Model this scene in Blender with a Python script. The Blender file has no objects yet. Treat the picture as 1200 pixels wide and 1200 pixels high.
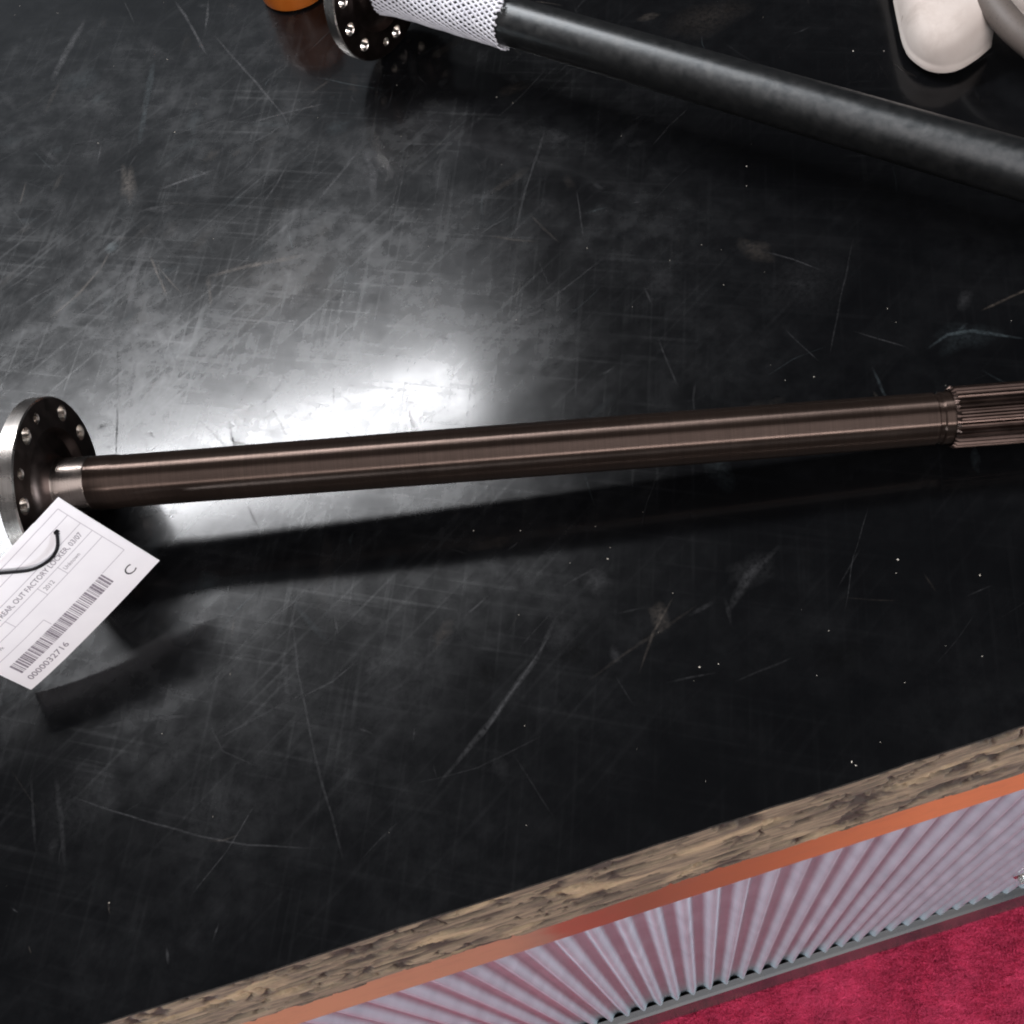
import bpy, bmesh, math, random
from mathutils import Vector, Matrix, noise

random.seed(7)
scene = bpy.context.scene
PI = math.pi

# ------------------------------------------------------------------ camera
cam_data = bpy.data.cameras.new('camera')
cam_data.sensor_width = 36.0
cam_data.lens = 37.5
cam_data.clip_start = 0.02
cam_data.clip_end = 100.0
cam = bpy.data.objects.new('camera', cam_data)
scene.collection.objects.link(cam)
# columns: camera right, camera up, camera back, in world axes
_R = [(0.951263, 0.308378, 0.001281), (-0.266215, 0.823282, -0.501335), (-0.155655, 0.476560, 0.865252)]
cam.matrix_world = Matrix(((_R[0][0], _R[0][1], _R[0][2], 0.0),
                           (_R[1][0], _R[1][1], _R[1][2], -0.1043),
                           (_R[2][0], _R[2][1], _R[2][2], 0.52),
                           (0, 0, 0, 1)))
scene.camera = cam

# ------------------------------------------------------------------ world and lamps (indoors: no sun, no sky)
world = bpy.data.worlds.new('World')
scene.world = world
world.use_nodes = True
wbg = world.node_tree.nodes['Background']
wbg.inputs['Color'].default_value = (0.86, 0.90, 1.0, 1)
wbg.inputs['Strength'].default_value = 0.035

def area_lamp(name, loc, target, sx, sy, power, col):
    ld = bpy.data.lights.new(name, 'AREA')
    ld.shape = 'RECTANGLE'; ld.size = sx; ld.size_y = sy
    ld.energy = power; ld.color = col
    o = bpy.data.objects.new(name, ld); scene.collection.objects.link(o)
    o.location = loc
    d = Vector(target) - Vector(loc)
    z = -d.normalized(); x = Vector((1, 0, 0)); x = (x - z * x.dot(z)).normalized(); y = z.cross(x)
    o.rotation_euler = Matrix((x, y, z)).transposed().to_euler()
    return o
area_lamp('ceiling_batten_beyond_counter', (-0.66, 1.66, 1.80), (-0.1, 0.25, 0), 1.36, 0.18, 76, (0.96, 0.97, 1.0))
area_lamp('ceiling_batten_over_shop_floor', (0.15, -2.7, 1.75), (0, 0, -0.1), 1.5, 0.05, 54, (1.0, 0.95, 0.95))
area_lamp('skylight_over_shop_floor', (0.1, -1.30, 2.1), (0.1, -1.0, -0.3), 2.4, 2.2, 44, (1.0, 0.97, 0.99))
glow = area_lamp('added_ceiling_glow', (-1.05, 2.75, 1.95), (-0.3, 1.2, 0), 2.8, 2.4, 7, (0.84, 0.92, 1.0))  # added dim panel in place of ceiling bounce, for haze on the sheet
glow.data.shape = 'ELLIPSE'
for sx in (-1, 1):                       # lamps added out of view to either side, below counter height, for cladding contrast
    area_lamp('added_side_lamp', (sx * 2.6, -0.95, -0.40), (0, 0, -0.5), 0.8, 0.7, 112, (0.84, 0.93, 1.0))

scene.view_settings.view_transform = 'Standard'
scene.view_settings.look = 'None'
scene.view_settings.gamma = 1.0
scene.view_settings.exposure = 0.0
scene.render.engine = 'CYCLES'
scene.cycles.pixel_filter_type = 'BLACKMAN_HARRIS'
scene.cycles.filter_width = 2.0

# ------------------------------------------------------------------ helpers
COL = scene.collection

def link(name, me, parent=None):
    o = bpy.data.objects.new(name, me)
    COL.objects.link(o)
    if parent is not None:
        o.parent = parent
    return o

def thing(name, label, cat, loc=(0, 0, 0), mat=None, group=None):
    o = bpy.data.objects.new(name, None)
    COL.objects.link(o)
    o.empty_display_size = 0.02
    if mat is not None:
        o.matrix_world = mat
    else:
        o.location = loc
    o['label'] = label; o['category'] = cat
    if group: o['group'] = group
    return o

def pydata(name, verts, faces, mats, parent=None, smooth=True, slots=None):
    me = bpy.data.meshes.new(name)
    me.from_pydata([tuple(v) for v in verts], [], faces)
    for m in (mats if isinstance(mats, (list, tuple)) else [mats]):
        me.materials.append(m)
    if slots: me.polygons.foreach_set('material_index', slots)
    if smooth: me.polygons.foreach_set('use_smooth', [True] * len(me.polygons))
    me.update()
    return link(name, me, parent)

def from_bm(name, bm, mats, parent=None, smooth=False, angle=None):
    me = bpy.data.meshes.new(name)
    bmesh.ops.recalc_face_normals(bm, faces=bm.faces)
    bm.to_mesh(me); bm.free()
    for m in (mats if isinstance(mats, (list, tuple)) else [mats]):
        me.materials.append(m)
    if smooth:
        me.polygons.foreach_set('use_smooth', [True] * len(me.polygons))
        if angle is not None:
            me.set_sharp_from_angle(angle=math.radians(angle))
    return link(name, me, parent)

def add_box(bm, lo, hi, bevel=0.0, seg=2):
    r = bmesh.ops.create_cube(bm, size=1.0)
    for v in r['verts']:
        v.co = Vector([lo[i] + (v.co[i] + .5) * (hi[i] - lo[i]) for i in range(3)])
    if bevel:
        es = list({e for v in r['verts'] for e in v.link_edges})
        bmesh.ops.bevel(bm, geom=es, offset=bevel, segments=seg, affect='EDGES', profile=0.6)

def lathe(name, prof, mats, parent, n=72, slots=None, angle=35):
    """profile [(s, r)] turned round the local X axis"""
    vs = []; fs = []; sl = []
    for s, r in prof:
        for k in range(n):
            t = 2 * PI * k / n
            vs.append((s, -r * math.sin(t), r * math.cos(t)))
    for i in range(len(prof) - 1):
        for k in range(n):
            k2 = (k + 1) % n
            fs.append((i * n + k, i * n + k2, (i + 1) * n + k2, (i + 1) * n + k))
            sl.append(slots[i] if slots else 0)
    o = pydata(name, vs, fs, mats, parent, True, sl)
    o.data.set_sharp_from_angle(angle=math.radians(angle))
    return o

def tube(name, pts, rad, mat, parent=None, n=10, res=8):
    """smooth tube through points (Catmull-Rom)"""
    P = [Vector(p) for p in pts]
    P = [P[0] * 2 - P[1]] + P + [P[-1] * 2 - P[-2]]
    path = []
    for i in range(1, len(P) - 2):
        for k in range(res):
            t = k / res
            a, b, c, d = P[i - 1], P[i], P[i + 1], P[i + 2]
            path.append(.5 * ((2 * b) + (c - a) * t + (2 * a - 5 * b + 4 * c - d) * t * t + (3 * b - a - 3 * c + d) * t ** 3))
    path.append(P[-2])
    vs = []; fs = []
    up = Vector((0.1, 0.2, 1)).normalized()
    m = len(path)
    for i, p in enumerate(path):
        d = (path[min(i + 1, m - 1)] - path[max(i - 1, 0)]).normalized()
        x = up - d * up.dot(d); x.normalize(); y = d.cross(x); up = x
        r = rad(i / (m - 1)) if callable(rad) else rad
        for k in range(n):
            t = 2 * PI * k / n
            vs.append(p + x * (r * math.cos(t)) + y * (r * math.sin(t)))
    for i in range(m - 1):
        for k in range(n):
            k2 = (k + 1) % n
            fs.append((i * n + k, i * n + k2, (i + 1) * n + k2, (i + 1) * n + k))
    fs.append(tuple(range(n - 1, -1, -1))); fs.append(tuple((m - 1) * n + k for k in range(n)))
    return pydata(name, vs, fs, mat, parent)

# ------------------------------------------------------------------ materials
def new_mat(name):
    m = bpy.data.materials.new(name); m.use_nodes = True
    nt = m.node_tree
    b = nt.nodes['Principled BSDF']
    return m, nt, b

def N(nt, t, **kw):
    n = nt.nodes.new(t)
    for k, v in kw.items():
        if k in n.inputs: n.inputs[k].default_value = v
        else: setattr(n, k, v)
    return n

def ramp(nt, src, stops):
    r = nt.nodes.new('ShaderNodeValToRGB')
    els = r.color_ramp.elements
    while len(els) < len(stops): els.new(0.5)
    for e, (p, c) in zip(els, stops):
        e.position = p
        e.color = (c, c, c, 1) if isinstance(c, (int, float)) else (*c, 1)
    nt.links.new(src, r.inputs[0])
    return r.outputs['Color']

def coords(nt, scale=(1, 1, 1), rot=(0, 0, 0), kind='Object'):
    tc = nt.nodes.new('ShaderNodeTexCoord'); mp = nt.nodes.new('ShaderNodeMapping')
    mp.inputs['Scale'].default_value = scale; mp.inputs['Rotation'].default_value = rot
    nt.links.new(tc.outputs[kind], mp.inputs['Vector'])
    return mp.outputs['Vector']

def noise_tex(nt, scale, detail=4, rough=.55, vec=None, dist=0.0):
    n = N(nt, 'ShaderNodeTexNoise', Scale=scale, Detail=detail, Roughness=rough, Distortion=dist)
    if vec is not None: nt.links.new(vec, n.inputs['Vector'])
    return n.outputs['Fac']

def math_n(nt, op, a, b=None, c=None):
    n = N(nt, 'ShaderNodeMath', operation=op)
    for i, v in enumerate((a, b, c)):
        if v is None: continue
        if isinstance(v, (int, float)): n.inputs[i].default_value = v
        else: nt.links.new(v, n.inputs[i])
    return n.outputs[0]

def mix_col(nt, fac, a, b):
    n = N(nt, 'ShaderNodeMix', data_type='RGBA')
    for sock, v in ((n.inputs[0], fac), (n.inputs[6], a), (n.inputs[7], b)):
        if isinstance(v, tuple): sock.default_value = (*v, 1)
        elif isinstance(v, (int, float)): sock.default_value = v
        else: nt.links.new(v, sock)
    return n.outputs[2]

def bump(nt, b, height, strength=.3, dist=.001):
    n = N(nt, 'ShaderNodeBump', Strength=strength, Distance=dist)
    nt.links.new(height, n.inputs['Height'])
    nt.links.new(n.outputs[0], b.inputs['Normal'])

# black, worn counter sheet
MAT_SHEET, nt, b = new_mat('worn_black_sheet')
v = coords(nt)
cloud = noise_tex(nt, 9, 5, .6, v, .4)
fine = noise_tex(nt, 70, 5, .65, v)
hairs = None
for ang, sc in ((0.5, 250), (-1.2, 300), (-0.55, 240)):
    v0 = coords(nt, (1, 1, 1), (0, 0, ang))
    ms = N(nt, 'ShaderNodeMapping'); ms.inputs['Scale'].default_value = (.035, 1, 1)
    nt.links.new(v0, ms.inputs['Vector']); vv = ms.outputs['Vector']
    h = noise_tex(nt, sc, 1, .5, vv)
    h = ramp(nt, h, [(.56, 0.0), (.80, 1.0)])
    hairs = h if hairs is None else math_n(nt, 'ADD', hairs, h)
patch = ramp(nt, noise_tex(nt, 16, 4, .6, v, .6), [(.40, 0.0), (.66, 1.0)])
hm = math_n(nt, 'MULTIPLY', hairs, math_n(nt, 'MULTIPLY_ADD', patch, .8, .2))
dust = math_n(nt, 'MULTIPLY', ramp(nt, cloud, [(.36, 0.0), (.72, 1.0)]), ramp(nt, fine, [(.36, .25), (.7, 1.0)]))
wear = math_n(nt, 'ADD', math_n(nt, 'MULTIPLY', hm, .34), dust)
wear = math_n(nt, 'MINIMUM', wear, 1.0)
# most of the handling wear sits in one broad area of the bench
gd_ = N(nt, 'ShaderNodeVectorMath', operation='DISTANCE'); nt.links.new(coords(nt, (1, .9, 1)), gd_.inputs[0]); gd_.inputs[1].default_value = (-.15, .40, 0)
area = ramp(nt, math_n(nt, 'MULTIPLY_ADD', noise_tex(nt, 7, 3, .5, v), .24, gd_.outputs['Value']), [(.28, 1.0), (.52, .34)])
wear = math_n(nt, 'MULTIPLY', wear, area)
nt.links.new(mix_col(nt, wear, (.0022, .0023, .0027), (.0145, .0150, .0162)), b.inputs['Base Color'])
nt.links.new(math_n(nt, 'MULTIPLY_ADD', wear, .18, .22), b.inputs['Roughness'])
nt.links.new(math_n(nt, 'MULTIPLY_ADD', wear, .24, .10), b.inputs['Specular IOR Level'])
nt.links.new(math_n(nt, 'MULTIPLY_ADD', wear, -.22, .30), b.inputs['Coat Weight'])
nt.links.new(math_n(nt, 'MULTIPLY_ADD', wear, .12, .10), b.inputs['Coat Roughness'])
bump(nt, b, math_n(nt, 'ADD', math_n(nt, 'MULTIPLY', fine, .35), math_n(nt, 'MULTIPLY', hm, .4)), .12, .0004)

# scratches and scuffs lying on it: colour and opacity come from the strokes themselves
MAT_MARK = bpy.data.materials.new('scuff_marks'); MAT_MARK.use_nodes = True
nt = MAT_MARK.node_tree; b = nt.nodes['Principled BSDF']; out = nt.nodes['Material Output']
at = N(nt, 'ShaderNodeAttribute', attribute_name='mark')
nt.links.new(at.outputs['Color'], b.inputs['Base Color'])
b.inputs['Roughness'].default_value = .52
sc_ = nt.nodes.new('ShaderNodeSeparateColor'); nt.links.new(at.outputs['Color'], sc_.inputs[0])
nt.links.new(math_n(nt, 'MULTIPLY', sc_.outputs[0], 4.2), b.inputs['Specular IOR Level'])
tr = nt.nodes.new('ShaderNodeBsdfTransparent'); mx = nt.nodes.new('ShaderNodeMixShader')
v = coords(nt)
br = ramp(nt, noise_tex(nt, 330, 4, .7, v, .3), [(.34, .0), (.62, 1.0)])
nt.links.new(math_n(nt, 'MULTIPLY', at.outputs['Alpha'], math_n(nt, 'MULTIPLY_ADD', br, .85, .15)), mx.inputs[0])
nt.links.new(tr.outputs[0], mx.inputs[1]); nt.links.new(b.outputs[0], mx.inputs[2])
nt.links.new(mx.outputs[0], out.inputs['Surface'])

def steel(name, dark, light, rough, ring=900, ring_amt=.35, mottle=40, aniso=.0, bmp=.15, metal=1.0):
    m, nt, b = new_mat(name)
    v = coords(nt)
    mo = ramp(nt, noise_tex(nt, mottle, 5, .6, v, .3), [(.32, 0.0), (.72, 1.0)])
    rv = coords(nt, (1, .004, .004))
    rg = noise_tex(nt, ring, 3, .7, rv)
    rg = ramp(nt, rg, [(.3, 0.0), (.7, 1.0)])
    k = math_n(nt, 'MULTIPLY_ADD', rg, ring_amt, math_n(nt, 'MULTIPLY', mo, 1 - ring_amt))
    nt.links.new(mix_col(nt, k, dark, light), b.inputs['Base Color'])
    b.inputs['Metallic'].default_value = metal
    nt.links.new(math_n(nt, 'MULTIPLY_ADD', mo, .10, rough - .05), b.inputs['Roughness'])
    if aniso:
        tg = N(nt, 'ShaderNodeTangent', direction_type='RADIAL', axis='X')
        nt.links.new(tg.outputs[0], b.inputs['Tangent'])
        b.inputs['Anisotropic'].default_value = aniso; b.inputs['Anisotropic Rotation'].default_value = .25
    if bmp: bump(nt, b, rg, bmp, .00012)
    return m
MAT_SHAFT = steel('brown_turned_steel', (.026, .017, .0135), (.080, .054, .043), .34, 2600, .8, 25, aniso=1.0, bmp=.12, metal=.8)
MAT_SPLINE = steel('brown_spline_steel', (.045, .031, .026), (.085, .060, .052), .34, 500, .2, 90)
MAT_MACHINED = steel('machined_bright_steel', (.40, .36, .33), (.66, .61, .57), .27, 2600, .85, 50)
MAT_FACE = steel('brown_flange_steel', (.085, .062, .055), (.15, .112, .10), .38, 300, .1, 110)
MAT_NECK = steel('ground_neck_steel', (.16, .13, .115), (.27, .23, .205), .27, 2600, .6, 60)
MAT_FORGED = steel('blue_black_forged_steel', (.056, .059, .061), (.088, .089, .089), .42, 200, .0, 170, aniso=.6, bmp=.0, metal=.9)
MAT_PIPE, nt, b = new_mat('grey_speckled_pipe')
v = coords(nt)
sp = ramp(nt, noise_tex(nt, 700, 4, .7, v), [(.58, 0.0), (.72, .8)])
nt.links.new(mix_col(nt, sp, mix_col(nt, noise_tex(nt, 40, 4, .6, v), (.075, .060, .052), (.135, .112, .099)), (.025, .02, .018)), b.inputs['Base Color'])
b.inputs['Roughness'].default_value = .6

def plain(name, col, rough=.5, metal=0.0, mottle=None, mcol=None, spec=.5):
    m, nt, b = new_mat(name)
    b.inputs['Roughness'].default_value = rough; b.inputs['Metallic'].default_value = metal
    b.inputs['Specular IOR Level'].default_value = spec
    if mottle:
        f = ramp(nt, noise_tex(nt, mottle, 5, .6, coords(nt), .2), [(.35, 0.0), (.7, 1.0)])
        nt.links.new(mix_col(nt, f, col, mcol), b.inputs['Base Color'])
    else:
        b.inputs['Base Color'].default_value = (*col, 1)
    return m
MAT_CARD = plain('white_card', (.80, .765, .785), .55, 0, 60, (.84, .805, .82))
MAT_INK = plain('grey_print_ink', (.42, .38, .42), .6, 0, 900, (.50, .46, .50))
MAT_INK_MID = plain('mid_print_ink', (.16, .135, .16), .6, 0, 900, (.34, .30, .34))
MAT_INK_DARK = plain('black_print_ink', (.03, .025, .03), .5, 0, 300, (.045, .04, .045))
MAT_TIE = plain('black_plastic_tie', (.004, .0035, .005), .5, 0, 200, (.008, .007, .009), .15)
MAT_NET = plain('white_plastic_net', (.60, .59, .64), .42, 0, 90, (.72, .71, .75))
MAT_CREAM = plain('cream_moulded_plastic', (.50, .435, .395), .75, 0, 22, (.58, .52, .48), .15)
nt = MAT_CREAM.node_tree; b = nt.nodes['Principled BSDF']
src = b.inputs['Base Color'].links[0].from_socket
st = ramp(nt, noise_tex(nt, 95, 2, .5, coords(nt)), [(.70, 0.0), (.76, .8)])
st2 = ramp(nt, noise_tex(nt, 30, 5, .7, coords(nt), .6), [(.52, 0.0), (.8, .45)])
nt.links.new(mix_col(nt, math_n(nt, 'MAXIMUM', st, st2), src, (.26, .20, .17)), b.inputs['Base Color'])
MAT_ORANGE_CAN = plain('amber_orange_plastic', (.42, .105, .012), .3, 0, 40, (.50, .14, .02))
MAT_RAIL = plain('black_kick_rail_vinyl', (.016, .018, .021), .24, 0, 14, (.036, .033, .030), .8)
MAT_CUT = plain('rough_cut_sheet_edge', (.012, .011, .010), .9, 0, 200, (.03, .026, .022), spec=.1)
MAT_GRAIN = plain('pale_grit', (.40, .36, .30), .8, 0, 500, (.62, .58, .52))

# corrugated zinc sheet
MAT_ZINC, nt, b = new_mat('corrugated_zinc')
v = coords(nt)
zf = ramp(nt, noise_tex(nt, 22, 5, .6, v, .5), [(.3, 0.0), (.7, 1.0)])
nt.links.new(mix_col(nt, zf, (.32, .39, .43), (.42, .49, .535)), b.inputs['Base Color'])
b.inputs['Metallic'].default_value = .60
nt.links.new(math_n(nt, 'MULTIPLY_ADD', zf, .04, .34), b.inputs['Roughness'])

# carpet
MAT_CARPET, nt, b = new_mat('crimson_carpet')
v = coords(nt)
cf = ramp(nt, noise_tex(nt, 38, 6, .75, v, .2), [(.34, 0.0), (.64, 1.0)])
cg = ramp(nt, noise_tex(nt, 420, 3, .7, v), [(.3, 0.0), (.7, 1.0)])
c1 = mix_col(nt, cf, (.15, .007, .022), (.44, .023, .066))
nt.links.new(mix_col(nt, math_n(nt, 'MULTIPLY', cg, .55), c1, (.62, .065, .135)), b.inputs['Base Color'])
b.inputs['Roughness'].default_value = .95; b.inputs['Specular IOR Level'].default_value = .1
bump(nt, b, math_n(nt, 'ADD', cg, cf), .6, .003)

# worn timber edge
MAT_TIMBER, nt, b = new_mat('weathered_timber')
at = N(nt, 'ShaderNodeAttribute', attribute_name='crack')
v = coords(nt, (1, 11, 11))
g1 = noise_tex(nt, 24, 6, .72, v, .12)
v2 = coords(nt, (1, 22, 22))
g2 = noise_tex(nt, 60, 4, .65, v2, .1)
gg = math_n(nt, 'MULTIPLY_ADD', g1, .6, math_n(nt, 'MULTIPLY', g2, .4))
wc = nt.nodes.new('ShaderNodeValToRGB'); nt.links.new(gg, wc.inputs[0])
els = wc.color_ramp.elements; els.new(.5); els.new(.6)
for e, (p, c) in zip(els, ((.30, (.028, .020, .014)), (.42, (.085, .062, .042)), (.54, (.160, .117, .075)), (.74, (.25, .187, .122)))):
    e.position = p; e.color = (*c, 1)
sep = nt.nodes.new('ShaderNodeSeparateColor'); nt.links.new(at.outputs['Color'], sep.inputs[0])
w1 = mix_col(nt, sep.outputs[0], wc.outputs[0], (.022, .014, .010))
w2 = mix_col(nt, math_n(nt, 'MULTIPLY', sep.outputs[1], .7), w1, (.29, .205, .12))
gd = ramp(nt, noise_tex(nt, 30, 6, .75, coords(nt, (1, 4, 4)), .15), [(.45, 0.0), (.66, .75)])
nt.links.new(mix_col(nt, gd, w2, (.045, .034, .026)), b.inputs['Base Color'])
b.inputs['Roughness'].default_value = .8; b.inputs['Specular IOR Level'].default_value = .25
bump(nt, b, gg, .5, .0010)

# orange paint worn back to red and bare tan towards the left
MAT_ORANGE, nt, b = new_mat('worn_orange_paint')
tc = nt.nodes.new('ShaderNodeTexCoord'); sp_ = nt.nodes.new('ShaderNodeSeparateXYZ'); nt.links.new(tc.outputs['Object'], sp_.inputs[0])
wob = noise_tex(nt, 30, 4, .6, coords(nt, (1, 3, 3)), .3)
xx = math_n(nt, 'ADD', sp_.outputs[0], math_n(nt, 'MULTIPLY_ADD', wob, .022, -.011))
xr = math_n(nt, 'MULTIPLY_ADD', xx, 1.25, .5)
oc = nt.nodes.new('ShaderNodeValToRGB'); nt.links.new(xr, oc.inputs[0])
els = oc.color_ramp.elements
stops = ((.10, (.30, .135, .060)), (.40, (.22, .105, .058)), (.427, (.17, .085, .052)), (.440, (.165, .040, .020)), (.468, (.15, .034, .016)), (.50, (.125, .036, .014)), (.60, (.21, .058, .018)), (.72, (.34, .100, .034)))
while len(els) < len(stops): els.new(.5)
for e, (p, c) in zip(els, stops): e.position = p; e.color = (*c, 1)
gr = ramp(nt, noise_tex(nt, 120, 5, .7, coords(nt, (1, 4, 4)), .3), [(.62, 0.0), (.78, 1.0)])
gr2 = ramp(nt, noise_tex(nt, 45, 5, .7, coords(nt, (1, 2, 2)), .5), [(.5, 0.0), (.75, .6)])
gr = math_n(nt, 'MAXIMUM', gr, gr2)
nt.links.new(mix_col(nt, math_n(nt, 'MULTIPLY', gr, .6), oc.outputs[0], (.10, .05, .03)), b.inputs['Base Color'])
b.inputs['Roughness'].default_value = .5

# ------------------------------------------------------------------ the setting: carpeted floor
FLOOR_Z = -0.95
bm = bmesh.new()
bmesh.ops.create_grid(bm, x_segments=60, y_segments=40, size=1)
for vv in bm.verts:
    x, y = vv.co.x * 1.6, vv.co.y * .9 - .80
    vv.co = Vector((x, y, FLOOR_Z + .003 * noise.noise(Vector((x * 18, y * 18, 0)))))
floor = from_bm('floor', bm, MAT_CARPET, smooth=True)
pv = []; pf = []
prng = random.Random(5)
for k in range(70000):
    x, y = prng.uniform(-.12, .80), prng.uniform(-.42, -.011)
    h = prng.uniform(.0025, .0060); a = prng.uniform(0, 2 * PI); w2 = prng.uniform(.0005, .0011)
    dx, dy = math.cos(a) * w2, math.sin(a) * w2
    lx, ly = prng.gauss(0, .0022), prng.gauss(0, .0022)
    z0 = FLOOR_Z - .001
    b0 = len(pv); pv += [(x - dx, y - dy, z0), (x + dx, y + dy, z0), (x + lx, y + ly, z0 + h)]
    pf.append((b0, b0 + 1, b0 + 2))
pile = pydata('carpet_pile', pv, pf, MAT_CARPET, floor, False); pile['kind'] = 'stuff'
floor['kind'] = 'structure'
floor['label'] = 'crimson carpet in front of the counter'

# ------------------------------------------------------------------ the counter
counter = thing('counter', 'black topped workshop counter with worn timber edge and corrugated metal front', 'counter', (0, 0, FLOOR_Z))
XL, XR = -0.85, 0.85
def to_counter(o):
    o.location.z -= FLOOR_Z
    return o

# sheet on top: front edge a little uneven
vs = []; fs = []
nx = 341
for i in range(nx):
    x = XL + (XR - XL) * i / (nx - 1)
    fy = .0006 * noise.noise(Vector((x * 14, 3.1, 0))) + .0007 * max(0, noise.noise(Vector((x * 60, 7.7, 0))))
    vs += [(x, fy, -.0012), (x, fy + .0001, -.0003), (x, fy + .0005, 0), (x, .98, 0)]
for i in range(nx - 1):
    for k in range(3):
        a = i * 4 + k
        fs.append((a, a + 4, a + 5, a + 1))
top = to_counter(pydata('top_sheet', vs, fs, [MAT_SHEET, MAT_CUT], counter, False, [0 if k == 2 else 1 for i in range(nx - 1) for k in range(3)]))
bm = bmesh.new(); add_box(bm, (XL, .022, -.069), (XR, .98, -.0035)); to_counter(from_bm('core_board', bm, MAT_TIMBER, counter))

# timber edge, split and chipped
def ridge(x): return 1 - abs(x)
vs = []; fs = []; crk = []
nx, nz = 2200, 46
TH = .0780
for i in range(nx):
    x = XL + (XR - XL) * i / (nx - 1)
    for j in range(nz):
        t = j / (nz - 1)
        z = -.0013 - TH * t
        y = -.0085 * t
        p = Vector((x * 26, t * 5.0, 2.0))
        n1 = noise.noise(Vector((x * 9, t * 7, 0)))
        # long splits along the grain
        s1 = abs(noise.noise(Vector((x * 16, t * 5.5 + .6 * n1, 5.2))))
        split = max(0, min(1, 2.0 - s1 / .045)) * max(0, min(1, 4 * (noise.noise(Vector((x * 12, t * 3, 7.0))) + .15)))
        s2 = abs(noise.noise(Vector((x * 40, t * 12, 9.4))))
        split = max(split, .9 * max(0, min(1, 1.8 - s2 / .06)) * max(0, min(1, 3 * (noise.noise(Vector((x * 18, t * 4, 8.0))) + .1))))
        # short cracks across it
        s3 = abs(noise.noise(Vector((x * 62 + 1.2 * n1, t * 1.6, 14.4))))
        msk = noise.noise(Vector((x * 20, t * 4.3, 21.0)))
        cross = max(0, min(1, 2.2 - s3 / .055)) * max(0, min(1, (msk + .06) * 9))
        # missing chips
        c = noise.noise(Vector((x * 26, t * 12, 33.0))) + .45 * noise.noise(Vector((x * 120, t * 34, 35.0)))
        chip = max(0, min(1, (c - .24) * 14))
        toe = max(0, (t - .80) / .20)            # rounded, broken lower arris
        low = max(0, min(1, (noise.noise(Vector((x * 12, 0, 44.0))) + .25))) * toe
        depth = .0011 * split + .0011 * cross + .0013 * chip + .0015 * toe ** 2 + .0022 * low
        depth += .00035 * noise.noise(Vector((x * 60, t * 22, 50.0)))
        if j == 0: depth *= .45
        vs.append((x, y + depth + .0004, z + .0015 * noise.noise(Vector((x * 20, 1, 60))) * toe))
        dk = min(1, .97 * split + .97 * cross + .9 * chip * max(0, min(1, 3 * noise.noise(Vector((x * 40, t * 9, 71))) + .8)) + .75 * low)
        lt = max(0, min(1, (noise.noise(Vector((x * 24, t * 5, 80.0))) - .22) * 4))
        crk.append((dk, lt))
for i in range(nx - 1):
    for j in range(nz - 1):
        a = i * nz + j
        fs.append((a, a + 1, a + nz + 1, a + nz))
# underside return
base = len(vs)
for i in range(nx):
    q = vs[i * nz + nz - 1]; vs.append((q[0], .021, q[2] - .0005)); crk.append((.7, 0))
for i in range(nx - 1):
    fs.append((i * nz + nz - 1, base + i, base + i + 1, (i + 1) * nz + nz - 1))
edge = to_counter(pydata('timber_edge', vs, fs, MAT_TIMBER, counter, True))
ca = edge.data.color_attributes.new('crack', 'FLOAT_COLOR', 'POINT')
ca.data.foreach_set('color', [q for d, l in crk for q in (d, l, 0, 1)])

# orange rail under it
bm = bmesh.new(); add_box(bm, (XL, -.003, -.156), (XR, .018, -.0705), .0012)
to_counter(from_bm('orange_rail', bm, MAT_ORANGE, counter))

# corrugated cladding
PITCH = .0205
vs = []; fs = []
npp = 14
cnt = int((XR - XL) / PITCH * npp)
for i in range(cnt + 1):
    x = XL + i * PITCH / npp
    y = .0044 - .0038 * (2 * ((1 + math.cos(2 * PI * (x - .0473) / PITCH)) / 2) ** 1.9 - 1)
    for z in (-.150, -.35, -.6, -.948):
        vs.append((x, y, z))
for i in range(cnt):
    for k in range(3):
        a = i * 4 + k
        fs.append((a, a + 1, a + 5, a + 4))
to_counter(pydata('corrugated_cladding', vs, fs, MAT_ZINC, counter, True))
bm = bmesh.new(); add_box(bm, (XL, .014, -.948), (XR, .05, -.158)); to_counter(from_bm('front_board', bm, MAT_RAIL, counter))
# kick rail
prof = [(.0035, -.8795), (-.0030, -.8800), (-.0062, -.8806), (-.0072, -.8960), (-.0118, -.9350), (-.0125, -.9495), (.0035, -.9495)]
vs = [(x, y, z) for x in (XL, XR) for (y, z) in prof]
fs = [(k, (k + 1) % 7, 7 + (k + 1) % 7, 7 + k) for k in range(7)] + [tuple(range(6, -1, -1)), tuple(range(7, 14))]
to_counter(pydata('kick_rail', vs, fs, MAT_RAIL, counter, False))
# cladding screw with washer near the kick rail
bm = bmesh.new()
bmesh.ops.create_cone(bm, cap_ends=True, segments=20, radius1=.008, radius2=.0065, depth=.002, matrix=Matrix.Translation((0, -.001, 0)) @ Matrix.Rotation(PI / 2, 4, 'X'))
bmesh.ops.create_cone(bm, cap_ends=True, segments=6, radius1=.0045, radius2=.0042, depth=.006, matrix=Matrix.Translation((0, -.005, 0)) @ Matrix.Rotation(PI / 2, 4, 'X'))
scr = from_bm('cladding_screw', bm, MAT_MACHINED, counter); scr.location = (0.3822, -.0005, -0.6931); to_counter(scr)
scr['label'] = 'bright hex screw in the cladding by the right frame edge'

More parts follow.
